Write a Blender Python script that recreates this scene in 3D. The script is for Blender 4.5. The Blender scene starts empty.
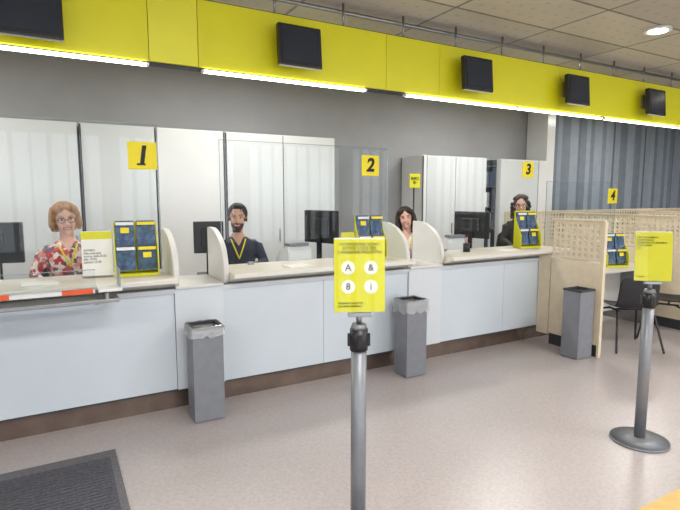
import bpy, bmesh, math, random
from mathutils import Vector, Matrix, noise
from mathutils.bvhtree import BVHTree
random.seed(4)
scene=bpy.context.scene
scene.view_settings.view_transform='Standard'
COL=scene.collection
def L(c):
    o=[]
    for v in c:
        v/=255.0
        o.append(v/12.92 if v<=.04045 else ((v+.055)/1.055)**2.4)
    return (o[0],o[1],o[2],1)
# ---------------------------------------------------------------- materials
def mat(name,c,rough=.5,metal=0,noise_s=0,amt=.1,bump=0,spec=.5,emit=0,c2=None,coat=0,sss=0):
    m=bpy.data.materials.new(name); m.use_nodes=True
    nt=m.node_tree; b=nt.nodes['Principled BSDF']
    col=L(c); b.inputs['Base Color'].default_value=col
    b.inputs['Roughness'].default_value=rough; b.inputs['Metallic'].default_value=metal
    b.inputs['Specular IOR Level'].default_value=spec
    b.inputs['Coat Weight'].default_value=coat
    if sss:
        b.inputs['Subsurface Weight'].default_value=sss
        b.inputs['Subsurface Radius'].default_value=(.01,.004,.002)
    if emit:
        b.inputs['Emission Color'].default_value=col; b.inputs['Emission Strength'].default_value=emit
    if noise_s:
        tc=nt.nodes.new('ShaderNodeTexCoord'); n=nt.nodes.new('ShaderNodeTexNoise')
        n.inputs['Scale'].default_value=noise_s; n.inputs['Detail'].default_value=4
        nt.links.new(tc.outputs['Object'],n.inputs['Vector'])
        r=nt.nodes.new('ShaderNodeValToRGB')
        d=L(c2) if c2 else tuple(x*(1-amt) for x in col[:3])+(1,)
        e=col if c2 else tuple(min(1,x*(1+amt)) for x in col[:3])+(1,)
        r.color_ramp.elements[0].position=.35; r.color_ramp.elements[1].position=.65
        r.color_ramp.elements[0].color=d; r.color_ramp.elements[1].color=e
        nt.links.new(n.outputs['Fac'],r.inputs['Fac']); nt.links.new(r.outputs['Color'],b.inputs['Base Color'])
        if bump:
            bp=nt.nodes.new('ShaderNodeBump'); bp.inputs['Strength'].default_value=bump; bp.inputs['Distance'].default_value=.01
            nt.links.new(n.outputs['Fac'],bp.inputs['Height']); nt.links.new(bp.outputs['Normal'],b.inputs['Normal'])
    return m
def glassmat(name,tint=(248,250,251),refl=.014,alpha=0,k=.10):
    m=bpy.data.materials.new(name); m.use_nodes=True; nt=m.node_tree
    nt.nodes.remove(nt.nodes['Principled BSDF']); out=nt.nodes['Material Output']
    t=nt.nodes.new('ShaderNodeBsdfTransparent'); t.inputs[0].default_value=L(tint)
    g=nt.nodes.new('ShaderNodeBsdfGlossy'); g.inputs['Roughness'].default_value=.02
    mx=nt.nodes.new('ShaderNodeMixShader')
    lw=nt.nodes.new('ShaderNodeLayerWeight'); lw.inputs['Blend'].default_value=.15
    ma=nt.nodes.new('ShaderNodeMath'); ma.operation='MULTIPLY_ADD'; ma.inputs[1].default_value=k; ma.inputs[2].default_value=refl
    nt.links.new(lw.outputs['Fresnel'],ma.inputs[0]); nt.links.new(ma.outputs[0],mx.inputs[0])
    nt.links.new(t.outputs[0],mx.inputs[1]); nt.links.new(g.outputs[0],mx.inputs[2])
    last=mx
    if alpha:
        d=nt.nodes.new('ShaderNodeBsdfDiffuse'); d.inputs[0].default_value=L((225,228,230))
        m2=nt.nodes.new('ShaderNodeMixShader'); m2.inputs[0].default_value=alpha
        nt.links.new(mx.outputs[0],m2.inputs[1]); nt.links.new(d.outputs[0],m2.inputs[2]); last=m2
    nt.links.new(last.outputs[0],out.inputs['Surface'])
    return m
def brickmat(name,c1,c2,cm,w,h,mortar,rough,offset=0,dots=False):
    m=bpy.data.materials.new(name); m.use_nodes=True; nt=m.node_tree; b=nt.nodes['Principled BSDF']
    tc=nt.nodes.new('ShaderNodeTexCoord'); br=nt.nodes.new('ShaderNodeTexBrick')
    br.inputs['Scale'].default_value=1; br.inputs['Brick Width'].default_value=w; br.inputs['Row Height'].default_value=h
    br.inputs['Mortar Size'].default_value=mortar; br.offset=offset
    br.inputs['Color1'].default_value=L(c1); br.inputs['Color2'].default_value=L(c2); br.inputs['Mortar'].default_value=L(cm)
    nt.links.new(tc.outputs['Object'],br.inputs['Vector'])
    colout=br.outputs['Color']
    if dots:
        v=nt.nodes.new('ShaderNodeTexVoronoi'); v.inputs['Scale'].default_value=6.6667; v.inputs['Randomness'].default_value=0
        nt.links.new(tc.outputs['Object'],v.inputs['Vector'])
        rp=nt.nodes.new('ShaderNodeValToRGB'); rp.color_ramp.elements[0].position=.30; rp.color_ramp.elements[1].position=.38
        rp.color_ramp.elements[0].color=(.62,.62,.62,1); rp.color_ramp.elements[1].color=(1,1,1,1)
        nt.links.new(v.outputs['Distance'],rp.inputs['Fac'])
        mx=nt.nodes.new('ShaderNodeMix'); mx.data_type='RGBA'; mx.blend_type='MULTIPLY'; mx.inputs[0].default_value=1
        nt.links.new(colout,mx.inputs[6]); nt.links.new(rp.outputs['Color'],mx.inputs[7]); colout=mx.outputs[2]
    nt.links.new(colout,b.inputs['Base Color']); b.inputs['Roughness'].default_value=rough
    return m
def floralmat(name):
    m=bpy.data.materials.new(name); m.use_nodes=True; nt=m.node_tree; b=nt.nodes['Principled BSDF']
    tc=nt.nodes.new('ShaderNodeTexCoord'); v=nt.nodes.new('ShaderNodeTexVoronoi'); v.inputs['Scale'].default_value=36
    nn=nt.nodes.new('ShaderNodeTexNoise'); nn.inputs['Scale'].default_value=25
    mxv=nt.nodes.new('ShaderNodeMix'); mxv.data_type='VECTOR'; mxv.inputs[0].default_value=.06
    nt.links.new(tc.outputs['Object'],nn.inputs['Vector']); nt.links.new(tc.outputs['Object'],mxv.inputs[4]); nt.links.new(nn.outputs['Color'],mxv.inputs[5])
    nt.links.new(mxv.outputs[1],v.inputs['Vector'])
    s=nt.nodes.new('ShaderNodeSeparateColor'); nt.links.new(v.outputs['Color'],s.inputs[0])
    r=nt.nodes.new('ShaderNodeValToRGB'); r.color_ramp.interpolation='CONSTANT'
    cols=[(232,214,206),(190,60,66),(230,160,150),(84,110,88),(205,95,98),(238,228,220),(110,100,125)]
    r.color_ramp.elements[0].color=L(cols[0]); r.color_ramp.elements[1].position=.2; r.color_ramp.elements[1].color=L(cols[1])
    for i,p in enumerate([.36,.5,.62,.75,.9]):
        e=r.color_ramp.elements.new(p); e.color=L(cols[i+2])
    nt.links.new(s.outputs[0],r.inputs['Fac']); nt.links.new(r.outputs['Color'],b.inputs['Base Color']); b.inputs['Roughness'].default_value=.8
    return m
def blindmat(name,c,tr=.3):
    m=mat(name,c,.6,noise_s=6,amt=.06); nt=m.node_tree; b=nt.nodes['Principled BSDF']; out=nt.nodes['Material Output']
    t=nt.nodes.new('ShaderNodeBsdfTranslucent'); t.inputs[0].default_value=L((165,178,190))
    mx=nt.nodes.new('ShaderNodeMixShader'); mx.inputs[0].default_value=tr
    nt.links.new(b.outputs[0],mx.inputs[1]); nt.links.new(t.outputs[0],mx.inputs[2]); nt.links.new(mx.outputs[0],out.inputs['Surface']); return m
M={}
M['floor']=mat('floor_vinyl',(178,170,169),.30,noise_s=55,amt=.08,spec=.45)
M['ceil']=brickmat('ceiling_metal_tiles',(192,183,170),(172,164,152),(112,106,99),1.2,.6,.014,.5,dots=True)
M['wall']=mat('wall_grey_paint',(154,155,158),.7,noise_s=3,amt=.03)
M['wallw']=mat('wall_white_paint',(205,205,200),.7,noise_s=3,amt=.03)
M['panel']=mat('counter_laminate',(203,212,220),.22,noise_s=2,amt=.02)
M['panel2']=mat('counter_laminate_pale',(210,216,221),.22,noise_s=2,amt=.02)
M['plinth']=mat('plinth_brushed_steel',(128,112,102),.25,.7,noise_s=8,amt=.15)
M['steel']=mat('steel',(150,150,150),.3,.9,noise_s=20,amt=.05)
M['cream']=mat('cream_laminate',(220,214,200),.35,noise_s=6,amt=.03)
M['cream2']=mat('cream_fin',(220,219,214),.4,noise_s=6,amt=.02)
M['wood']=mat('pale_maple_laminate',(220,206,180),.45,noise_s=9,amt=.04)
M['yellow']=mat('yellow_lime_panel',(218,213,18),.45,noise_s=2,amt=.03)
M['yellow2']=mat('yellow_lime_light',(226,221,50),.45,noise_s=2,amt=.03)
M['ysign']=mat('sign_yellow',(212,210,26),.5,noise_s=4,amt=.02)
M['ynum']=mat('number_yellow',(238,218,20),.5,noise_s=4,amt=.02)
M['black']=mat('black_plastic',(24,25,28),.4,noise_s=30,amt=.1)
M['screen']=mat('dark_screen',(40,46,56),.2,noise_s=3,amt=.1)
M['ink']=mat('black_ink',(25,25,20),.6,noise_s=30,amt=.1)
M['white']=mat('white_plastic',(226,226,224),.4,noise_s=10,amt=.02)
M['paper']=mat('white_paper',(232,232,226),.7,noise_s=10,amt=.02)
M['cab']=mat('cabinet_grey_white',(214,215,216),.2,noise_s=2,amt=.02)
M['dark']=mat('dark_gap',(52,54,58),.6,noise_s=10,amt=.1)
M['binm']=mat('bin_grey_metal',(128,131,138),.45,.1,noise_s=12,amt=.05)
M['binin']=mat('bin_dark_inside',(60,60,64),.7,noise_s=12,amt=.1)
M['pole']=mat('pole_grey_metal',(128,131,136),.4,.3,noise_s=14,amt=.05)
M['led']=mat('led_tube',(255,252,246),.5,emit=7)
M['down']=mat('downlight_lens',(255,250,235),.5,emit=6)
M['mat1']=mat('entrance_mat_rubber',(84,84,92),.9,noise_s=60,amt=.25,bump=.5)
M['mat2']=mat('entrance_mat_border',(104,103,108),.8,noise_s=60,amt=.15,bump=.3)
M['tan']=mat('tan_floor_patch',(226,178,112),.5,noise_s=14,amt=.08)
M['blue']=mat('leaflet_navy',(30,52,92),.4,noise_s=25,amt=.5,c2=(70,110,150))
M['teal']=mat('leaflet_teal',(40,90,110),.4,noise_s=22,amt=.5,c2=(28,44,80))
M['orange']=mat('orange_label',(225,90,40),.5,noise_s=14,amt=.08)
M['blind']=blindmat('blind_slate_fabric',(150,157,166),.2)
M['blindd']=blindmat('blind_slate_dark',(118,126,136),.12)
M['glass']=glassmat('clear_glass')
M['cover']=glassmat('clear_acrylic_cover',(250,250,250),.01,0,.05)
M['gedge']=glassmat('glass_edge',(200,214,214),.10,.3)
M['wglass']=glassmat('window_glass',(248,250,252),.03)
M['bag']=glassmat('plastic_bag_film',(240,242,245),.08,.35)
M['chairm']=mat('chair_black_shell',(32,33,38),.5,noise_s=20,amt=.1)
M['seat']=mat('office_chair_fabric',(40,44,54),.9,noise_s=60,amt=.2)
# ---------------------------------------------------------------- helpers
def link(ob,parent=None):
    COL.objects.link(ob)
    if parent: ob.parent=parent
    return ob
def grp(name,loc=(0,0,0),rz=0):
    e=bpy.data.objects.new(name,None); e.empty_display_size=.1; e.location=loc; e.rotation_euler=(0,0,math.radians(rz)); COL.objects.link(e); return e
def fin(name,bm,m,parent=None,smooth=False,loc=(0,0,0),rot=(0,0,0)):
    bmesh.ops.recalc_face_normals(bm,faces=bm.faces)
    me=bpy.data.meshes.new(name); bm.to_mesh(me); bm.free()
    for mm in (m if isinstance(m,list) else [m]): me.materials.append(mm)
    if smooth:
        for p in me.polygons: p.use_smooth=True
    ob=bpy.data.objects.new(name,me); ob.location=loc; ob.rotation_euler=rot
    return link(ob,parent)
def bbox(bm,c,s,bev=0,mi=0,rz=0):
    r=bmesh.ops.create_cube(bm,size=1); vs=r['verts']
    bmesh.ops.scale(bm,vec=s,verts=vs)
    if bev:
        es=list({e for v in vs for e in v.link_edges})
        rr=bmesh.ops.bevel(bm,geom=es,offset=bev,segments=2,affect='EDGES',profile=.6)
        vs=list({v for f in rr['faces'] for v in f.verts}|{v for v in vs if v.is_valid})
    fs={f for v in vs for f in v.link_faces}
    for f in fs: f.material_index=mi
    if rz: bmesh.ops.rotate(bm,cent=(0,0,0),matrix=Matrix.Rotation(math.radians(rz),3,'Z'),verts=vs)
    bmesh.ops.translate(bm,vec=c,verts=vs)
    return vs
def box(name,c,s,m,parent=None,bev=0,rot=(0,0,0)):
    bm=bmesh.new(); bbox(bm,(0,0,0),s,bev)
    return fin(name,bm,m,parent,loc=c,rot=rot)
def box2(name,a,b,m,parent=None,bev=0):
    c=[(a[i]+b[i])/2 for i in range(3)]; s=[abs(b[i]-a[i]) for i in range(3)]
    return box(name,c,s,m,parent,bev)
def prism_yz(name,pts,x0,x1,m,parent=None,bev=0):
    bm=bmesh.new()
    a=[bm.verts.new((x0,p[0],p[1])) for p in pts]; b=[bm.verts.new((x1,p[0],p[1])) for p in pts]
    bm.faces.new(a); bm.faces.new(b[::-1])
    n=len(pts)
    for i in range(n): bm.faces.new((a[i],b[i],b[(i+1)%n],a[(i+1)%n]))
    if bev: bmesh.ops.bevel(bm,geom=bm.edges[:],offset=bev,segments=2,affect='EDGES')
    return fin(name,bm,m,parent)
def cylb(bm,p0,p1,r,r2=None,n=20,mi=0):
    p0=Vector(p0);p1=Vector(p1);d=p1-p0
    q=bmesh.ops.create_cone(bm,cap_ends=True,segments=n,radius1=r,radius2=r if r2 is None else r2,depth=d.length)
    vs=q['verts']; rot=d.to_track_quat('Z','Y').to_matrix()
    bmesh.ops.rotate(bm,cent=(0,0,0),matrix=rot,verts=vs); bmesh.ops.translate(bm,vec=(p0+p1)/2,verts=vs)
    for f in {f for v in vs for f in v.link_faces}: f.material_index=mi
    return vs
def cyl(name,p0,p1,r,m,parent=None,r2=None,n=24):
    bm=bmesh.new(); cylb(bm,p0,p1,r,r2,n); ob=fin(name,bm,m,parent)
    for p in ob.data.polygons: p.use_smooth=len(p.vertices)==4
    return ob
def ell(bm,c,r,n=16,rot=None):
    q=bmesh.ops.create_uvsphere(bm,u_segments=n,v_segments=max(6,n//2+2),radius=1); vs=q['verts']
    bmesh.ops.scale(bm,vec=r,verts=vs)
    if rot: bmesh.ops.rotate(bm,cent=(0,0,0),matrix=rot,verts=vs)
    bmesh.ops.translate(bm,vec=c,verts=vs); return vs
def loft(bm,pts,rad,n=14):
    pts=[Vector(p) for p in pts]; rings=[]
    for i,p in enumerate(pts):
        a=pts[max(0,i-1)]; b=pts[min(len(pts)-1,i+1)]; t=(b-a).normalized()
        ref=Vector((1,0,0)) if abs(t.x)<.9 else Vector((0,1,0))
        s=(ref-t*ref.dot(t)).normalized(); o=t.cross(s)
        r=rad[i]; ra,rb=(r if isinstance(r,(tuple,list)) else (r,r))
        rings.append([bm.verts.new(p+s*math.cos(2*math.pi*k/n)*ra+o*math.sin(2*math.pi*k/n)*rb) for k in range(n)])
    for i in range(len(rings)-1):
        for k in range(n): bm.faces.new((rings[i][k],rings[i][(k+1)%n],rings[i+1][(k+1)%n],rings[i+1][k]))
    bm.faces.new(rings[0][::-1]); bm.faces.new(rings[-1])
def tubeo(name,pts,r,m,parent=None,cyc=False):
    cu=bpy.data.curves.new(name,'CURVE'); cu.dimensions='3D'; cu.bevel_depth=r; cu.bevel_resolution=3; cu.use_fill_caps=True
    s=cu.splines.new('POLY'); s.points.add(len(pts)-1)
    for i,p in enumerate(pts): s.points[i].co=(*p,1)
    s.use_cyclic_u=cyc
    cu.materials.append(m); return link(bpy.data.objects.new(name,cu),parent)
def text(name,s,size,loc,m,parent=None,rz=0,bold=0,shear=0,align='CENTER',rx=90):
    cu=bpy.data.curves.new(name,'FONT'); cu.body=s; cu.size=size; cu.align_x=align; cu.align_y='CENTER'
    cu.offset=bold; cu.shear=shear; cu.extrude=.0006; cu.space_line=.95; cu.materials.append(m)
    ob=bpy.data.objects.new(name,cu); ob.location=loc; ob.rotation_euler=(math.radians(rx),0,math.radians(rz)); return link(ob,parent)
def bake(ob):
    bpy.context.view_layer.update()
    dg=bpy.context.evaluated_depsgraph_get()
    me=bpy.data.meshes.new_from_object(ob.evaluated_get(dg)); ob.modifiers.clear(); ob.data=me
    for p in me.polygons: p.use_smooth=True
    return ob
# ---------------------------------------------------------------- room
XL,XR,YF,YB,ZC=-5.0,13.6,-4.5,6.7,3.2
box2('floor',(XL,YF,-.1),(XR,YB,0),M['floor'])
box2('ceiling',(XL,YF,ZC),(XR,YB,ZC+.1),M['ceil'])
wb=grp('wall_back',(0,YB,0))
box2('wall_main',(XL,0,-.1),(7.9,.15,ZC+.1),M['wall'],wb)
box2('wall_end',(13.4,0,-.1),(XR,.15,ZC+.1),M['wall'],wb)
box2('wall_below_window',(7.9,0,-.1),(13.4,.15,.12),M['wall'],wb)
box2('wall_above_window',(7.9,0,3.1),(13.4,.15,ZC+.1),M['wall'],wb)
w=grp('window_7',(10.65,YB+.075,1.61))
for s in(-1,1):
    box('jamb',(s*2.72,0,0),(.06,.06,2.98),M['steel'],w); box('rail',(0,0,s*1.46),(5.38,.06,.06),M['steel'],w)
for k in range(-2,3): box('mullion',(k*.95,0,0),(.06,.06,2.86),M['steel'],w)
box('pane',(0,.01,0),(5.38,.006,2.86),M['wglass'],w)
box2('wall_left',(XL-.15,YF,-.1),(XL,YB,ZC+.1),M['wallw'])
box2('wall_right',(XR,YF,-.1),(XR+.15,YB,ZC+.1),M['wallw'])
wf=grp('wall_front',(0,YF,0))
box2('sill_wall',(XL,-.15,-.1),(XR,0,.35),M['wallw'],wf)
box2('lintel_wall',(XL,-.15,3.0),(XR,0,ZC+.1),M['wallw'],wf)
nw=6; ww=(XR-XL)/nw
for i in range(nw+1):
    x=XL+i*ww; x0=max(XL,x-.15); x1=min(XR,x+.15)
    box2('pier_%d'%i,(x0,-.15,.35),(x1,0,3.0),M['wallw'],wf)
for i in range(nw):
    x0=XL+i*ww+.15; x1=XL+(i+1)*ww-.15
    w=grp('window_%d'%(i+1),((x0+x1)/2,YF-.075,1.675)); hw=(x1-x0)/2; hh=1.325
    for s in (-1,1):
        box('jamb',(s*(hw-.03),0,0),(.06,.06,2*hh),M['steel'],w)
        box('rail',(0,0,s*(hh-.03)),(2*hw-.12,.06,.06),M['steel'],w)
    for k in range(1,8): box('mullion',(-hw+k*hw/4,0,0),(.09 if k%2 else .05,.05,2*hh-.12),M['steel'],w)
    box('pane',(0,.01,0),(2*hw-.12,.006,2*hh-.12),M['wglass'],w)
box2('baseboard_back',(XL,YB-.015,0),(7.9,YB,.1),M['dark'])
# ---------------------------------------------------------------- entrance mat, tan floor patch
g=grp('entrance_mat',(-.9,2.4,0))
box('border',(0,0,.004),(2.32,1.95,.008),M['mat2'],g)
bm=bmesh.new()
for i in range(55): bbox(bm,(0,-.93+i*.0322,.0),(2.2,.02,.008))
fin('ribs',bm,M['mat1'],g,loc=(0,0,.011))
box('field',(0,-.03,.009),(2.24,1.82,.004),M['mat1'],g)
box2('floor_patch',(2.45,.35,0),(4.6,1.385,.006),M['tan'])  # thin flat tan rectangle lying on the floor
# ---------------------------------------------------------------- service counter
sc=grp('service_counter',(0,0,0))
Y0=3.80
WT=.925; LZ=1.02
XA,XE=-3.0,5.0
seams=[XA,-2.1,-1.2,.74,1.1,1.97,2.86,3.25,4.12,XE]
for i in range(len(seams)-1):
    a,b=seams[i],seams[i+1]
    narrow=(b-a)<.45
    if not narrow:
        box2('front_panel_%d'%i,(a+.0015,Y0,.165),(b-.0015,Y0+.03,WT-.036),M['panel'],sc,.0015)
    else:
        box2('front_panel_%d'%i,(a+.0015,Y0-.02,.165),(b-.0015,Y0+.03,WT),M['panel2'],sc,.0015)
box2('plinth',(XA,Y0+.06,0),(XE,Y0+.09,.18),M['plinth'],sc)
box2('plinth_lip',(XA,Y0+.01,.15),(XE,Y0+.08,.164),M['dark'],sc)
box2('worktop',(XA,Y0-.015,WT-.034),(XE,4.42,WT),M['panel2'],sc,.004)
for x in (XA+.02,.93,3.05,XE-.02):
    box2('support_wall',(x-.02,Y0+.1,0),(x+.02,4.38,WT-.036),M['cream2'],sc)
for a,b in ((.745,1.10),(2.865,3.25)):
    box2('bridge_top',(a,Y0-.04,WT+.001),(b,4.25,WT+.022),M['cream2'],sc,.005)
prof=[(3.66,LZ-.032),(3.655,LZ-.016),(3.66,LZ),(4.22,LZ),(4.22,WT+.002),(3.86,WT+.002)]
def finprof():
    p=[(4.24,WT+.003),(4.24,1.345)]
    for k in range(0,13):
        a=math.radians(90-k*90/12)
        p.append((4.14-.36*math.cos(a)**1.3, 1.0+.345*math.sin(a)**.8))
    p+= [(3.79,.96),(3.83,WT+.003)]
    return p
stations=[(-1.15,.76),(1.13,2.85),(3.26,XE)]
for i,(a,b) in enumerate(stations):
    prism_yz('ledge_%d'%i,prof,a+.022,b-.022 if i<2 else b,M['cream'],sc)
    box2('ledge_edge_%d'%i,(a+.02,3.645,LZ-.03),(b-.02,3.657,LZ-.008),M['cream2'],sc)
    prism_yz('side_fin_a',finprof(),a-.02,a+.02,M['cream2'],sc,.005)
    if i<2: prism_yz('side_fin_b',finprof(),b-.02,b+.02,M['cream2'],sc,.005)
box2('staff_platform',(-3.0,4.45,0),(5.68,5.25,.17),M['dark'],sc)
box2('staff_footrest',(-2.9,3.95,0),(4.9,4.449,.17),M['dark'],sc)
# station 1 projecting tray with acrylic guard
box2('tray_base',(-1.2,3.47,.93),(.34,3.64,.955),M['steel'],sc,.004)
box2('tray_slab',(-1.2,3.47,.99),(.34,3.64,1.0),M['glass'],sc)
for x in (-1.15,-.42,.26): box2('tray_foot',(x,3.49,.955),(x+.02,3.62,.99),M['steel'],sc)
for x in (-1.1,-.42,.2): box2('tray_bracket',(x,3.60,.90),(x+.03,3.80,.93),M['steel'],sc)
box2('label_strip',(-1.2,3.47,1.0),(.20,3.50,1.022),M['white'],sc)
for x in (-.9,-.42,.02): box2('orange_mark',(x,3.466,1.0),(x+.17,3.504,1.026),M['orange'],sc)
box2('tray_end_slab',(.22,3.47,1.0),(.36,3.655,1.02),M['white'],sc,.004)
box2('tray_guard_pane',(-1.2,3.51,1.0),(.21,3.516,1.14),M['glass'],sc)
box2('tray_guard_edge',(-1.2,3.509,1.14),(.21,3.517,1.144),M['gedge'],sc)
box2('tray_guard_end',(.345,3.48,1.021),(.352,3.655,1.14),M['gedge'],sc)
# ---------------------------------------------------------------- glass screens + numbers
def number(par,x,y,z,d,s=.2):
    box('number_plate',(x,y,z),(s,.008,s),M['ynum'],par,.002)
    text('digit',d,s*.9,(x-.005,y-.006,z),M['ink'],par,bold=.006,shear=.15)
    if d=='1': box('digit_base',(x-.012,y-.006,z-s*.31),(s*.3,.002,s*.065),M['ink'],par)
def screen(x0,x1,z0,z1,y,d,dx,dz,s=.2):
    g=grp('glass_counter_screen',((x0+x1)/2,y,z0)); w=x1-x0; h=z1-z0
    box('pane',(0,0,h/2+.01),(w,.008,h),M['glass'],g)
    for s_ in (-1,1): box('edge',(s_*(w/2+.002),0,h/2+.01),(.004,.009,h),M['gedge'],g)
    box('edge_top',(0,0,h+.012),(w,.009,.004),M['gedge'],g)
    for k in (-.35,.35): box('clamp',(k*w,0,.012),(.05,.035,.024),M['steel'],g,.003)
    number(g,dx-(x0+x1)/2,-.012,dz-z0,d,s)
screen(-1.1,.72,LZ,2.12,4.13,'1',.61,1.90,.205)
screen(1.2,2.84,LZ,2.04,4.13,'2',2.64,1.885,.19)
screen(3.33,4.98,LZ,2.0,4.13,'3',4.79,1.90,.18)
# ---------------------------------------------------------------- fascia band
ZB,ZT=2.53,3.0
fb=grp('fascia_band',(0,0,0))
fs=[-4.9,-3.1,-1.2,.64,.98,2.62,3.22,4.9,6.7,8.6,10.5,12.4,13.5]
for i in range(len(fs)-1):
    box2('fascia_panel_%d'%i,(fs[i]+.002,3.84,ZB),(fs[i+1]-.002,3.93,ZT),M['yellow2'] if i in(3,) else M['yellow'],fb,.002)
box2('fascia_cap',(-4.9,3.86,ZT),(13.5,3.92,ZT+.012),M['dark'],fb)
x=-4.6
while x<13.4:
    cyl('hanger_rod',(x,3.90,ZT+.01),(x,3.90,ZC),.010,M['steel'],fb,n=10); x+=.62
cyl('hanger_rail',(-4.9,3.98,ZC-.04),(13.5,3.98,ZC-.04),.018,M['steel'],fb,n=12)
box2('light_channel',(-4.9,3.86,ZB-.015),(13.5,3.93,ZB),M['dark'],fb)
segs=[(-4.4,-2.2),(-2.15,-.9),(-.85,.62),(1.02,2.40),(2.84,4.24),(4.27,5.66),(5.73,7.25),(7.3,8.75),(8.85,10.3)]
for a,b in segs:
    g=grp('led_tube_light',((a+b)/2,3.85,ZB-.016))
    box('diffuser',(0,0,-.010),(b-a,.045,.018),M['led'],g,.005)
    for s in(-1,1): box('end_cap',(s*((b-a)/2+.008),0,-.010),(.016,.046,.02),M['white'],g)
for x,z in ((-.06,2.70),(1.72,2.735),(3.56,2.735),(5.02,2.735),(6.5,2.735)):
    g=grp('hanging_monitor',(x,3.70,z))
    b=box('case',(0,0,0),(.36,.05,.31),M['black'],g,.01,rot=(math.radians(-5),0,0))
    box('display',(0,-.026,0),(.31,.004,.25),M['screen'],b)
    box('mount_arm',(0,.068,.02),(.08,.08,.08),M['steel'],g)
    box('mount_plate',(0,.125,.02),(.14,.025,.16),M['steel'],g)
for x,y in ((5.19,2.98),(3.0,2.0),(8.0,2.98),(1,1.9)):
    g=grp('ceiling_downlight',(x,y,ZC))
    cyl('ring',(0,0,-.02),(0,0,0),.12,M['white'],g); cyl('lens',(0,0,-.026),(0,0,-.019),.085,M['down'],g)
# ---------------------------------------------------------------- back cabinets
def cabinet(x0,x1,h,nd=1,edge=True):
    g=grp('storage_cabinet',((x0+x1)/2,6.15,0)); w=x1-x0
    box('carcass',(0,.27,h/2),(w-.03,.48,h),M['dark'],g)
    for s in(-1,1): box('side_panel',(s*(w/2-.008),.27,h/2),(.016,.5,h),M['cab'],g)
    box('top_panel',(0,.27,h+.006),(w,.52,.012),M['cab'],g)
    dw=w/nd
    for i in range(nd):
        cx=-w/2+dw*(i+.5)
        box('door_leaf_%d'%i,(cx,.008,h/2+.03),(dw-.012,.022,h-.06),M['cab'],g,.002)
        box('handle',(cx+dw/2-.06,-.012,1.1),(.012,.016,.16),M['steel'],g,.003)
    if edge: box('edge_post',(-w/2+.008,-.006,h/2),(.014,.012,h),M['dark'],g)
for a,b,e in ((-3.4,-1.86,1),(-1.84,-.5,1),(-.48,.27,0),(.29,1.05,1),(1.065,1.84,0),(1.86,3.37,1)):
    cabinet(a,b,2.36,2 if b-a>1 else 1,e)
cabinet(4.87,6.18,2.2,2); cabinet(6.5,7.66,2.2,1,0)
g=grp('open_shelving',(6.34,6.3,0))
box('back',(0,.28,1.1),(.28,.02,2.2),M['dark'],g)
for s in(-1,1): box('side',(s*.135,.1,1.1),(.02,.35,2.2),M['dark'],g)
for i in range(7):
    z=.05+i*.34; box('shelf',(0,.1,z),(.25,.35,.02),M['dark'],g)
    if i<6:
        for j in range(4): box('folder',(-.085+j*.055,.1,z+.13),(.045,.25,.24),[M['blue'],M['paper'],M['binm'],M['black']][(i+j)%4],g)
g=grp('wall_column',(7.8,6.45,0)); box('shaft',(0,0,1.6),(.2,.45,3.198),M['cab'],g); box('base',(0,0,.06),(.22,.47,.12),M['dark'],g)
g=grp('vertical_blinds',(10.65,6.56,0))
bm=bmesh.new(); x=-2.7; k=0
while x<2.75:
    bbox(bm,(x,0,1.6),(.13,.004,3.06),rz=random.uniform(-28,-12) if k%9 else 18,mi=(k%3==0 or k%5==0)); x+=.122; k+=1
fin('slats',bm,[M['blind'],M['blindd']],g)
box('headrail',(0,0,3.16),(5.5,.06,.06),M['dark'],g)
g=grp('notice_stand',(4.6,6.0,0))
cyl('post',(0,0,0),(0,0,1.72),.012,M['black'],g,n=10); cyl('foot',(0,0,0),(0,0,.015),.14,M['black'],g)
box('plate',(0,-.016,1.82),(.19,.01,.2),M['ysign'],g); text('plate_text','INFO\n81',.06,(0,-.023,1.82),M['ink'],g,bold=.002)
# ---------------------------------------------------------------- perforated partitions
def perf(bm,w,h,nx,ny,r,oy,oz,solid=.03):
    cw=(w-2*solid)/nx; ch=(h-2*solid)/ny
    def q(a): bm.faces.new([bm.verts.new((0,y,z)) for y,z in a])
    for i in range(nx):
        for j in range(ny):
            cy=oy+solid+cw*(i+.5); cz=oz+solid+ch*(j+.5)
            outer=[(1,0),(1,1),(0,1),(-1,1),(-1,0),(-1,-1),(0,-1),(1,-1)]
            for k in range(8):
                a=outer[k]; b=outer[(k+1)%8]; t0=k*math.pi/4; t1=(k+1)*math.pi/4
                q([(cy+a[0]*cw/2,cz+a[1]*ch/2),(cy+b[0]*cw/2,cz+b[1]*ch/2),(cy+r*math.cos(t1),cz+r*math.sin(t1)),(cy+r*math.cos(t0),cz+r*math.sin(t0))])
    def rect(y0,z0,y1,z1): q([(y0,z0),(y1,z0),(y1,z1),(y0,z1)])
    rect(oy,oz,oy+w,oz+solid); rect(oy,oz+h-solid,oy+w,oz+h)
    rect(oy,oz+solid,oy+solid,oz+h-solid); rect(oy+w-solid,oz+solid,oy+w,oz+h-solid)
    bmesh.ops.remove_doubles(bm,verts=bm.verts,dist=.0006)
def partition(x,y0,y1,rz=0,h=1.35,loc=None):
    g=grp('perforated_partition',loc or (x,y0,0),rz); w=y1-y0
    box('lower_panel',(0,w/2,.53),(.036,w,.82),M['wood'],g,.002)
    box('base_kick',(0,w/2,.06),(.03,w-.02,.12),M['dark'],g)
    bm=bmesh.new(); perf(bm,w,h-.955,max(3,int(w/.070)),6,.024,0,.955,.02)
    ob=fin('perforated_screen',bm,M['wood'],g)
    s=ob.modifiers.new('thick','SOLIDIFY'); s.thickness=.008; s.offset=0
    box('front_post',(0,-.014,h/2),(.04,.026,h),M['wood'],g,.003)
    box('top_rail',(0,w/2,h+.008),(.04,w+.03,.016),M['wood'],g,.003)
    return g
partition(4.66,3.06,3.63)
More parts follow.
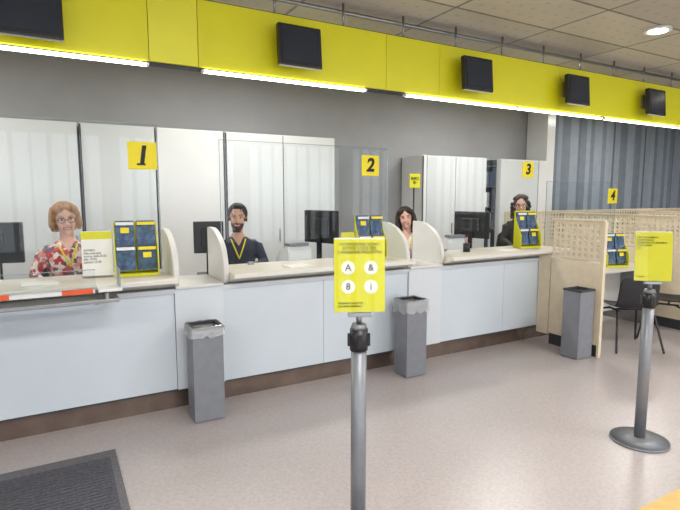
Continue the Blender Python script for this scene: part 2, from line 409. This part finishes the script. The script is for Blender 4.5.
partition(6.5,3.06,4.9); partition(8.35,3.06,4.9); partition(10.2,3.06,4.9)
box2('counter_end_panel',(4.66-.018,3.64,.10),(4.66+.018,3.79,.97),M['wood'])
for x0 in (5.75,7.6,9.45):
    partition(0,0,1.8,-90,1.36,loc=(x0,5.3,0))
def cdesk(x0,x1):
    g=grp('consultation_desk',((x0+x1)/2,3.85,0)); w=x1-x0
    box('desk_top',(0,0,.735),(w,.68,.03),M['cream'],g,.004)
    box('modesty_panel',(0,.1,.42),(w-.1,.02,.58),M['cream2'],g)
    for s in(-1,1): box('leg_frame',(s*(w/2-.04),0,.36),(.04,.6,.72),M['steel'],g,.003)
    return g
cdesk(5.06,6.46); cdesk(6.54,8.31); cdesk(8.39,10.16)
screen(5.1,6.44,.751,1.76,4.10,'4',6.36,1.60,.19)
# ---------------------------------------------------------------- chairs
def chair(x,y,rz):
    g=grp('visitor_chair',(x,y,0),rz)
    prof=[(-.23,.445),(-.1,.432),(.06,.428),(.17,.445),(.215,.52),(.235,.64),(.25,.80)]
    bm=bmesh.new(); nu=7; rows=[]
    for j,(yy,zz) in enumerate(prof):
        row=[]
        for i in range(nu):
            u=i/(nu-1)*2-1; hw=.225 if j<4 else .215-.006*(j-4)
            cur=.035*u*u
            row.append(bm.verts.new((u*hw, yy-(cur*1.3 if j>3 else 0), zz+(cur if j<=3 else (-.02*u*u if j==6 else 0)))))
        rows.append(row)
    for j in range(len(rows)-1):
        for i in range(nu-1): bm.faces.new((rows[j][i],rows[j][i+1],rows[j+1][i+1],rows[j+1][i]))
    ob=fin('shell',bm,M['chairm'],g,True)
    s=ob.modifiers.new('s','SOLIDIFY'); s.thickness=.014; s=ob.modifiers.new('b','SUBSURF'); s.levels=s.render_levels=2
    for sx in(-1,1):
        tubeo('leg_front',[(sx*.15,-.08,.415),(sx*.20,-.2,.38),(sx*.25,-.27,.012)],.011,M['black'],g)
        tubeo('leg_back',[(sx*.15,.06,.415),(sx*.19,.15,.38),(sx*.24,.27,.012)],.011,M['black'],g)
        tubeo('seat_rail',[(sx*.15,-.1,.415),(sx*.15,.1,.415)],.011,M['black'],g)
    tubeo('cross_bar',[(-.15,0,.413),(.15,0,.413)],.011,M['black'],g)
chair(5.24,3.12,150); chair(5.98,3.10,205)
chair(7.4,3.15,180)
# ---------------------------------------------------------------- bins
def bin_(x,y,bag):
    g=grp('waste_bin',(x,y,0)); w,d,h=.215,.19,.675
    bm=bmesh.new(); t=.006
    for s in(-1,1):
        bbox(bm,(s*(w/2-t/2),0,h/2+.005),(t,d,h-.01)); bbox(bm,(0,s*(d/2-t/2),h/2+.005),(w-2*t,t,h-.01))
    bbox(bm,(0,0,.015),(w-2*t,d-2*t,.02)); fin('body',bm,M['binm'],g)
    bm=bmesh.new()
    for s in(-1,1):
        bbox(bm,(s*(w/2-.008),0,h+.006),(.026,d+.01,.02),.003); bbox(bm,(0,s*(d/2-.008),h+.006),(w-.02,.026,.02),.003)
    fin('rim',bm,M['binin'],g)
    box('liner_floor',(0,0,h-.18),(w-.02,d-.02,.004),M['binin'],g)
    if bag:
        bm=bmesh.new(); n=64; rings=[]
        for j,(off,z) in enumerate([(-.02,h-.03),(.004,h+.02),(.012,h+.01),(.014,h-.03),(.018,h-.065*bag)]):
            r=[]
            for i in range(n):
                a=2*math.pi*i/n; c,s_=math.cos(a),math.sin(a); k=1/max(abs(c)/(w/2+off),abs(s_)/(d/2+off))
                nz=noise.noise(Vector((c*4,s_*4,j*.6+x)))
                k2=k*(1+ (.03*nz if j>1 else 0))
                r.append(bm.verts.new((c*k2,s_*k2,z+(nz*.03 if j==4 else nz*.006))))
            rings.append(r)
        for j in range(4):
            for i in range(n): bm.faces.new((rings[j][i],rings[j][(i+1)%n],rings[j+1][(i+1)%n],rings[j+1][i]))
        fin('bag',bm,M['bag'],g,True)
bin_(.90,3.59,.8); bin_(2.74,3.59,1.4); bin_(4.50,3.18,0)
# ---------------------------------------------------------------- stanchions
def stanchion(x,y,rz,kind,H=1.05):
    g=grp('sign_stanchion',(x,y,0),rz)
    cyl('base_disc',(0,0,0),(0,0,.014),.175,M['pole'],g,n=48); cyl('base_cone',(0,0,.014),(0,0,.03),.172,M['pole'],g,r2=.045,n=48)
    cyl('post',(0,0,.025),(0,0,H-.11),.034,M['pole'],g)
    cyl('belt_head',(0,0,H-.115),(0,0,H-.022),.039,M['black'],g); cyl('cap',(0,0,H-.022),(0,0,H),.037,M['pole'],g,r2=.03)
    cyl('neck',(0,0,H-.005),(0,0,H+.05),.012,M['steel'],g)
    for k in range(4):
        a=k*math.pi/2; box('belt_slot',(.04*math.cos(a),.04*math.sin(a),H-.07),(.018 ,.018,.055),M['black'],g,.003)
    s=grp('sign_board',(0,0,0)); s.parent=g; s.location=(0,-.02,H+.215); s.rotation_euler=(math.radians(-5),0,0)
    box('backing',(0,.006,0),(.214,.006,.312),M['white'],s,.002); box('poster',(0,0,-.003),(.214,.003,.306),M['ysign'],s)
    box('cover',(0,-.006,.012),(.222,.003,.34),M['cover'],s); box('holder_foot',(0,.0,-.168),(.10,.025,.018),M['steel'],s,.003)
    if kind==1:
        text('title','ATTENZIONE, SONO\nATTIVE CODE PER\nCATEGORIE PROTETTE',.0178,(0,-.0028,.112),M['ink'],s)
        for cx,cz,ch in ((-.048,.03,'A'),(.048,.03,'&'),(-.048,-.05,'8'),(.048,-.05,'i')):
            cyl('icon_disc',(cx,-.0016,cz),(cx,-.0032,cz),.029,M['paper'],s,n=28)
            text('icon',ch,.040,(cx,-.0042,cz),M['binin'],s)
        text('footer','Richiedi il ticket allo\nsportello dedicato',.013,(-.09,-.0028,-.125),M['ink'],s,align='LEFT')
    else:
        text('title','Per una migliore\nesperienza, ti\npreghiamo di attendere\nil tuo turno\nqui',.0178,(-.095,-.0028,.085),M['ink'],s,align='LEFT')
        text('footer','Grazie',.014,(-.09,-.0028,-.13),M['ink'],s,align='LEFT')
stanchion(1.12,1.83,-26,1,1.055); stanchion(3.285,1.825,-40,2,1.01)
# ---------------------------------------------------------------- desk items
def rack(x,y,z,rz,cols=2,w=.30,h=.44):
    g=grp('brochure_rack',(x,y,z),rz)
    box('base',(0,0,.01),(w,.14,.02),M['ysign'],g,.003); box('back_board',(0,.06,h/2),(w,.008,h-.01),M['ysign'],g)
    for s in(-1,1): prism_yz('side_wall',[(-.07,.02),(.056,.02),(.056,h-.02),(.02,h*.7),(-.07,.14)],s*w/2-.004,s*w/2+.004,M['ysign'],g)
    cw=w/cols
    for r in range(2):
        for c in range(cols):
            cx=-w/2+cw*(c+.5); zz=.13+r*.18; yy=-.02+r*.045
            m=[M['blue'],M['teal'],M['blue'],M['blue']][(r*2+c)%3]
            for q in range(3):
                box('leaflet',(cx,yy+q*.006,zz),(cw-.016,.003,.18),m,g,rot=(math.radians(-10),0,0))
            box('leaflet_header',(cx,yy-.016,zz+.07),(cw-.022,.002,.022),M['ynum'] if c%2 else M['paper'],g,rot=(math.radians(-10),0,0))
            box('leaflet_picture',(cx,yy-.0085,zz+.02),(cw*.4,.002,.04),M['ynum'] if (c+r)%2 else M['teal'],g,rot=(math.radians(-10),0,0))
            box('pocket_lip',(cx,yy-.03,zz-.07),(cw-.008,.004,.05),M['cover'],g,rot=(math.radians(-10),0,0))
def paperstand(x,y,z,rz,m,w=.21,h=.3,hdr=True,txt='',ts=.022):
    g=grp('notice_holder',(x,y,z),rz)
    box('foot',(0,.0,.006),(w,.09,.012),M['cover'],g); s=grp('leaf',(0,0,0)); s.parent=g; s.location=(0,0,.012+h/2); s.rotation_euler=(math.radians(-8),0,0)
    box('sheet',(0,0,0),(w,.003,h),m,s); box('acrylic',(0,.004,0),(w+.01,.003,h+.01),M['cover'],s)
    if hdr: box('header',(0,-.0022,h*.4),(w,.002,h*.17),M['ysign'],s)
    text('print',txt or 'AVVISO\nAlla clientela\norario dalle 8.20\nalle 19.05\nsabato 12.35',ts,(-w/2+.012,-.003,-.02),M['ink'],s,align='LEFT')
def monitor(x,y,z,rz,w=.46,h=.29,up=.14):
    g=grp('desktop_monitor',(x,y,z),rz)
    box('foot',(0,.0,.008),(.20,.17,.016),M['black'],g,.004); box('stem',(0,.03,up/2+.05),(.05,.025,up+.08),M['black'],g,.004)
    box('case',(0,0,up+h/2),(w,.035,h),M['black'],g,.008); box('display',(0,-.019,up+h/2),(w-.03,.003,h-.03),M['screen'],g)
    box('rear_hump',(0,.022,up+h/2),(w*.5,.03,h*.5),M['black'],g,.008)
def moneycounter(x,y,z,rz):
    g=grp('banknote_counter',(x,y,z),rz)
    prism_yz('body',[(-.13,0),(-.13,.10),(-.04,.19),(.10,.22),(.13,.18),(.13,0)],-.12,.12,M['white'],g,.008)
    box('display',(0,-.09,.15),(.12,.004,.05),M['screen'],g,rot=(math.radians(-42),0,0)); box('hopper',(0,.06,.235),(.2,.1,.03),M['binm'],g,.004)
    box('tray',(0,-.16,.03),(.18,.07,.02),M['binm'],g,.004)
def phone(x,y,z,rz):
    g=grp('desk_telephone',(x,y,z),rz); prism_yz('base',[(-.09,0),(-.09,.025),(.09,.07),(.09,0)],-.09,.09,M['black'],g,.004)
    tubeo('handset',[(-.06,-.07,.055),(-.06,-.06,.07),(-.06,.06,.10),(-.06,.07,.085)],.016,M['black'],g)
def papers(x,y,z,rz):
    g=grp('paper_stack',(x,y,z),rz)
    for i in range(4): box('sheet_%d'%i,(random.uniform(-.006,.006),0,.0015+i*.0022),(.21,.15,.002),M['paper'],g,rot=(0,0,random.uniform(-.06,.06)))
paperstand(.26,4.02,LZ,-4,M['paper'],.20,.32)
rack(.52,3.99,LZ,-5,2,.29,.40)
monitor(-.42,4.33,WT,168,.46,.29,.20)
monitor(1.15,4.345,WT,170,.25,.27,.19); moneycounter(1.93,4.32,WT,185); monitor(2.22,4.32,WT,110,.42,.31,.23)
rack(2.56,3.98,LZ,-8,2,.27,.40); paperstand(2.33,4.0,LZ,-6,M['ysign'],.13,.24,False,'SERVIZI\nPOSTALI',.02)
phone(2.62,4.32,WT,180)
monitor(4.14,4.32,WT,105,.44,.3,.2); moneycounter(3.85,4.32,WT,170); rack(4.66,3.98,LZ,-10,2,.27,.42)
rack(5.90,3.72,.75,-20,2,.28,.40)
papers(1.75,3.85,LZ,8); papers(4.2,3.84,LZ,-5); papers(-.1,3.86,LZ,3)
for x in(3.75,):
    g=grp('pen_holder',(x,3.98,LZ)); cyl('cup',(0,0,0),(0,0,.09),.035,M['black'],g)
    for k in range(3): cyl('pen',(.01*k-.01,0,.05),(.02*k-.02,.01,.16),.004,[M['blue'],M['orange'],M['steel']][k],g,n=8)
# ---------------------------------------------------------------- people
HZ=.655
def person(name,hx,hy,hz,byaw,hyaw,skin,cloth,hairc,style,lean=0,beard=False,glasses=False,tilt=0,ht=0,wide=1.0,lan=True,arms=None):
    sk=mat(name+'_skin',skin,.5,noise_s=30,amt=.04,sss=.08); hm=mat(name+'_hair',hairc,.55,noise_s=60,amt=.35)
    pants=mat(name+'_trousers',(38,42,56),.9,noise_s=50,amt=.1); lip=mat(name+'_lips',(178,88,84),.5,noise_s=40,amt=.05)
    shoe=M['black']
    root=grp(name,(hx,hy,hz-HZ),byaw)
    fl=.17-(hz-HZ)+.002; k_=(-.515-fl)
    def S(x,y,z): return (x*wide+lean*max(0,z),y,z)
    bm=bmesh.new()
    loft(bm,[S(0,.02,-.10),S(0,.015,-.03),S(0,.01,.08),S(0,0,.18),S(0,-.005,.28),S(0,0,.36),S(0,.005,.41),S(0,.01,.445),S(0,.01,.475),S(0,.01,.50)],
      [(.15,.10),(.175,.125),(.155,.115),(.145,.105),(.162,.115),(.168,.112),(.158,.098),(.125,.082),(.082,.066),(.055,.055)],20)
    loft(bm,[S(0,.012,.44),S(0,.005,.50),S(0,-.005,.57)],[.058,.05,.047],14)
    wr=[]
    for s in(-1,1):
        sh=Vector(S(s*.163,.005,.395)); 
        a=arms[0 if s<0 else 1] if arms else ((.225,-.06,.225),(.12,-.27,.225))
        el=Vector(S(s*a[0][0],a[0][1],a[0][2])); w=Vector(S(s*a[1][0],a[1][1],a[1][2]))
        loft(bm,[sh+Vector((-s*.06,0,.012)),sh+Vector((-s*.02,0,.006)),sh+Vector((s*.012,0,-.012)),sh.lerp(el,.35),sh.lerp(el,.75),el,el.lerp(w,.3),el.lerp(w,.7),w],[.045,.055,.056,.053,.046,.043,.041,.034,.027],14)
        wr.append((el,w))
        def Z(z): return z if z>-.05 else -.05+(z+.05)*((.465+k_)/.465)
        loft(bm,[(s*.07,.02,-.03),(s*.11,-.12,-.02),(s*.12,-.30,-.01),(s*.12,-.42,-.01),(s*.12,-.45,-.06),(s*.12,-.44,Z(-.2)),(s*.12,-.42,Z(-.36)),(s*.12,-.42,-.46-k_)],[.085,.09,.075,.062,.06,.056,.042,.038],14)
        loft(bm,[(s*.12,-.39,-.475-k_),(s*.12,-.44,-.47-k_),(s*.12,-.52,-.485-k_),(s*.12,-.58,-.495-k_)],[(.035,.035),(.04,.042),(.042,.03),(.035,.02)],12)
    ob=fin('body',bm,[cloth,sk,pants,shoe],root)
    r=ob.modifiers.new('r','REMESH'); r.mode='VOXEL'; r.voxel_size=.008
    r=ob.modifiers.new('s','SMOOTH'); r.iterations=7; r.factor=.5
    bake(ob)
    me=ob.data
    while len(me.materials)<4: me.materials.append(None)
    for i,m_ in enumerate((cloth,sk,pants,shoe)): me.materials[i]=m_
    for p in me.polygons:
        c=p.center; x=c.x-lean*max(0,c.z); z=c.z; i=0
        if z>.478 and abs(x)<.09: i=1
        elif z>.40 and c.y<-.03 and abs(x)<(z-.40)*.62: i=1
        elif z<-.455-k_: i=3
        elif z<.03: i=2
        elif c.y<-.2 and z<.13: i=2
        p.material_index=i
    bvh=BVHTree.FromPolygons([v.co.copy() for v in me.vertices],[list(p.vertices) for p in me.polygons])
    def surf(x,z,o=.004):
        h=bvh.ray_cast(Vector((x,-1,z)),Vector((0,1,0)))
        return Vector((x,(h[0].y if h[0] else -.1)-o,z))
    if lan:
        for s in(-1,1):
            pts=[surf(s*(.066-.060*t)+lean*(.46-.16*t),.46-.16*t) for t in [i/10 for i in range(11)]]
            tubeo('lanyard_strap',pts,.0065,M['ynum'],root)
        tubeo('lanyard_drop',[surf(lean*.3,.30,.006),surf(lean*.3,.285,.006)],.006,M['ynum'],root)
    for k,(el,w) in enumerate(wr):
        d=(w-el).normalized(); d.z*=.3; d.normalize(); up=Vector((0,0,1)); side=d.cross(up).normalized(); s=-1 if k==0 else 1
        bm=bmesh.new()
        loft(bm,[w-d*.015,w+d*.02,w+d*.055,w+d*.085],[(.022,.019),(.032,.017),(.038,.015),(.036,.012)],12)
        inn=-1 if side.x*s>0 else 1
        for f,(o,ln) in enumerate(((-.027,.062),(-.009,.074),(.009,.07),(.027,.055))):
            b0=w+d*.075+side*o; curl=Vector((0,0,-1))
            loft(bm,[b0,b0+d*ln*.45+up*.004,b0+d*ln*.8+curl*.006,b0+d*ln+curl*.016],[.0088,.0082,.0074,.006],8)
        t0=w+d*.02+side*inn*.026
        loft(bm,[t0,t0+side*inn*.022+d*.022,t0+side*inn*.03+d*.05,t0+side*inn*.028+d*.066],[.012,.0105,.009,.007],8)
        fin('hand_%d'%(k+1),bm,sk,root,True)
    bm=bmesh.new()
    ell(bm,(0,.012,.022),(.076,.096,.098),20)
    ell(bm,(0,-.025,-.04),(.058,.062,.078),16)
    ell(bm,(0,-.062,-.093),(.026,.024,.022),12)
    for s in(-1,1):
        ell(bm,(s*.034,-.06,-.032),(.026,.026,.028),12)
        ell(bm,(s*.079,.01,-.008),(.009,.019,.032),12)
        ell(bm,(s*.030,-.078,.026),(.022,.012,.008),10)
    loft(bm,[(0,-.078,.016),(0,-.096,-.004),(0,-.112,-.028),(0,-.094,-.040)],[.008,.010,.014,.012],10)
    loft(bm,[(0,.02,-.03),(0,.015,-.09),(0,.02,-.155)],[.046,.046,.044],14)
    beardm=mat(name+'_beard',(74,56,50),.8,noise_s=80,amt=.3) if beard else sk
    hd=fin('head',bm,[sk,beardm],root)
    r=hd.modifiers.new('r','REMESH'); r.mode='VOXEL'; r.voxel_size=.0045
    r=hd.modifiers.new('s','SMOOTH'); r.iterations=4; r.factor=.5
    bake(hd); me=hd.data
    while len(me.materials)<2: me.materials.append(None)
    me.materials[0]=sk; me.materials[1]=beardm
    for p in me.polygons:
        c=p.center; p.material_index=0
        if beard and ((-.13<c.z<-.045 and c.y<-.0) or (-.045<=c.z<0 and abs(c.x)>.055 and -.05<c.y<0)): p.material_index=1
    hb=BVHTree.FromPolygons([v.co.copy() for v in me.vertices],[list(p.vertices) for p in me.polygons])
    def fs_(x,z,o=0):
        h=hb.ray_cast(Vector((x,-1,z)),Vector((0,1,0))); return Vector((x,(h[0].y if h[0] else -.09)-o,z))
    hd.location=(lean*HZ,-.02,HZ); hd.rotation_euler=(math.radians(ht),math.radians(tilt),math.radians(hyaw-byaw)); hd.scale=(1.05,1.05,1.05)
    white=M['paper']; iris=mat(name+'_iris',(60,42,30),.3,noise_s=40,amt=.1)
    for s in(-1,1):
        p=fs_(s*.031,.004)
        bm=bmesh.new(); ell(bm,p+Vector((0,.006,0)),(.0135,.010,.0065),12); fin('eye',bm,white,hd,True)
        bm=bmesh.new(); ell(bm,p+Vector((0,-.002,0)),(.0058,.0034,.0058),10); fin('iris',bm,iris,hd,True)
        pts=[fs_(s*(.014+.034*t),.024+.006*math.sin(math.pi*t*.8),.001) for t in (0,.25,.5,.75,1)]
        tubeo('eyebrow',pts,.0028,hm,hd)
        pts=[fs_(s*(.018+.027*t),.010+.003*math.sin(math.pi*t),.001) for t in (0,.33,.66,1)]
        tubeo('eyelid',pts,.0016,hm,hd)
    smile=[fs_(-.027+.054*t,-.056-.011*math.sin(math.pi*t),.0005) for t in [i/8 for i in range(9)]]
    tubeo('lower_lip',[q+Vector((0,0,-.004)) for q in smile],.0042,lip,hd)
    tubeo('teeth',[q for q in smile[1:-1]],.0032,white,hd)
    tubeo('upper_lip',[fs_(-.027+.054*t,-.054-.003*math.sin(math.pi*t),.0005) for t in [i/8 for i in range(9)]],.0032,lip,hd)
    if glasses:
        for s in(-1,1):
            tubeo('lens_rim',[(s*.033+.024*math.cos(a),-.103,.002+.019*math.sin(a)) for a in [i*math.pi/8 for i in range(16)]],.0022,M['black'],hd,True)
            tubeo('temple',[(s*.057,-.102,.006),(s*.078,-.06,.008),(s*.084,.01,.006)],.002,M['black'],hd)
        tubeo('bridge',[(-.010,-.104,.004),(0,-.107,.006),(.010,-.104,.004)],.002,M['black'],hd)
    bm=bmesh.new()
    ell(bm,(0,.026,.036),(.087,.100,.096),20)
    if style=='short':
        ell(bm,(0,-.035,.100),(.06,.04,.024),14)
    elif style=='long':
        for s in(-1,1):
            ell(bm,(s*.045,-.045,.078),(.045,.04,.034),12,Matrix.Rotation(s*.5,3,'Y'))
            loft(bm,[(s*.060,-.01,.08),(s*.086,.0,.02),(s*.092,.0,-.06),(s*.092,-.01,-.14),(s*.085,-.03,-.19)],[(.03,.05),(.026,.05),(.03,.055),(.034,.05),(.018,.03)],12)
        loft(bm,[(0,.05,.05),(0,.085,-.05),(0,.085,-.15),(0,.08,-.2)],[(.08,.05),(.09,.045),(.095,.04),(.07,.025)],16)
    elif style=='bob':
        for s in(-1,1):
            ell(bm,(s*.042,-.04,.084),(.046,.045,.034),12,Matrix.Rotation(s*.45,3,'Y'))
            loft(bm,[(s*.062,.0,.08),(s*.086,.008,.02),(s*.090,.012,-.04),(s*.082,.01,-.085)],[(.03,.05),(.022,.05),(.026,.05),(.016,.03)],12)
        loft(bm,[(0,.05,.05),(0,.085,-.03),(0,.08,-.10)],[(.08,.05),(.085,.045),(.07,.03)],16)
    elif style=='curly':
        for i in range(260):
            a=random.uniform(0,2*math.pi); ph=random.uniform(-1.0,1.5)
            x=math.cos(a)*math.cos(ph); y=math.sin(a)*math.cos(ph); z=math.sin(ph)
            if y<-.2 and z<.6: continue
            rr=random.uniform(.013,.022); ell(bm,(x*.10,.03+y*.108,.025+z*.108),(rr,rr,rr),8)
        for s in(-1,1):
            for i in range(36): ell(bm,(s*random.uniform(.07,.112),random.uniform(-.03,.07),random.uniform(-.15,.04)),(.018,.018,.02),8)
    hr=fin('hair',bm,hm,hd); r=hr.modifiers.new('r','REMESH'); r.mode='VOXEL'; r.voxel_size=.005; r=hr.modifiers.new('s','SMOOTH'); r.iterations=3 if style!='curly' else 1
    bake(hr); me=hr.data
    if not me.materials: me.materials.append(hm)
    me.materials[0]=hm
    ns=[v.normal.copy() for v in me.vertices]
    for v,n_ in zip(me.vertices,ns):
        c=v.co; a=math.atan2(c.y,c.x)
        v.co+=n_*(noise.noise(Vector((a*9,c.z*(6 if style!='curly' else 40),1)))*.006)
    return root
A1=((.25,-.07,.215),(.20,-.29,.215)); A2=((.25,-.07,.215),(.10,-.29,.215))
person('woman_clerk_floral',.10,4.60,1.42,2,4,(226,176,154),floralmat('floral_blouse'),(168,124,86),'bob',lean=-.03,glasses=True,tilt=-5,ht=4,arms=(A1,A2))
person('man_clerk',1.49,4.60,1.40,-14,-20,(208,162,136),mat('navy_sweater',(46,50,66),.9,noise_s=60,amt=.12),(30,26,26),'short',beard=True,wide=1.04,tilt=2,arms=(((.23,-.06,.235),(.12,-.27,.235)),)*2)
person('woman_clerk_white_top',3.61,4.82,1.345,-22,-38,(220,174,156),mat('white_pink_knit',(236,226,226),.9,noise_s=40,amt=.06),(46,32,30),'long',lean=-.04,tilt=-8,wide=.98,arms=(((.23,-.06,.28),(.14,-.28,.31)),)*2)
person('woman_clerk_curly_hair',5.44,4.78,1.469,-35,-46,(218,174,152),mat('dark_jacket',(48,46,56),.9,noise_s=40,amt=.1),(58,44,42),'curly',glasses=True,wide=.98,arms=(((.22,-.05,.2),(.13,-.27,.12)),)*2)
def stool(x,y,z,rz):
    g=grp('office_chair',(x,y,0),rz)
    box('seat_pad',(0,.05,z-.04),(.46,.44,.07),M['seat'],g,.025)
    loft_b=bmesh.new(); loft(loft_b,[(0,.30,z+.08),(0,.33,z+.2),(0,.335,z+.34),(0,.32,z+.42)],[(.18,.025),(.21,.03),(.19,.03),(.10,.02)],20); fin('back_pad',loft_b,M['seat'],g,True)
    tubeo('back_stem',[(0,.2,z-.07),(0,.33,z-.05),(0,.355,z+.2)],.016,M['black'],g)
    cyl('gas_column',(0,.05,.23),(0,.05,z-.075),.025,M['steel'],g)
    for k in range(5):
        a=k*2*math.pi/5+.3; ex,ey=.25*math.cos(a),.05+.25*math.sin(a)
        tubeo('star_leg',[(0,.05,.25),(ex,ey,.225)],.016,M['black'],g); bm=bmesh.new(); ell(bm,(ex,ey,.198),(.026,.026,.027),12); fin('caster',bm,M['black'],g,True)
for x,y,hz,r in ((.10,4.60,1.42,2),(1.49,4.60,1.40,-14),(3.61,4.82,1.345,-22),(5.44,4.78,1.469,-35)):
    stool(x,y+.03,hz-HZ-.10,r)
# ---------------------------------------------------------------- lights
def area(name,loc,sx,sy,p,col=(1,.975,.94),rot=(0,0,0)):
    l=bpy.data.lights.new(name,'AREA'); l.shape='RECTANGLE'; l.size=sx; l.size_y=sy; l.energy=p; l.color=col
    o=bpy.data.objects.new(name,l); o.location=loc; o.rotation_euler=rot; COL.objects.link(o); return o
for x in (-2.5,1,4.5,8):  # added overhead fill to brighten the hall, no fittings behind it
    area('ceiling_fill',(x,.4,ZC-.03),1.4,.6,64)
    area('ceiling_fill',(x,-2.4,ZC-.03),1.4,.6,55)
for x in (-1.5,2,5.5,9):  # added fill over the staff side, not a seen fitting
    area('ceiling_fill',(x,5.0,ZC-.03),1.2,.4,52)
for i in range(nw):
    x0=XL+i*ww+ww/2
    o=area('window_portal',(x0,YF+.02,1.675),ww-.4,2.55,1,(1,1,1),(math.radians(90),0,0)); o.data.cycles.is_portal=True
o=area('window_portal',(10.65,6.63,1.6),5.3,2.8,1,(1,1,1),(math.radians(-90),0,0)); o.data.cycles.is_portal=True
w=bpy.data.worlds.new('World'); scene.world=w; w.use_nodes=True
bg=w.node_tree.nodes['Background']; bg.inputs[0].default_value=(.93,.965,1,1); bg.inputs[1].default_value=3.8
# ---------------------------------------------------------------- camera
cd=bpy.data.cameras.new('camera'); cam=bpy.data.objects.new('camera',cd); COL.objects.link(cam)
cd.sensor_width=36; cd.lens=27.0; cd.clip_start=.05
cam.location=(0,0,1.6); cam.rotation_euler=(math.radians(90-6.6),0,math.radians(-29.3))
scene.camera=cam
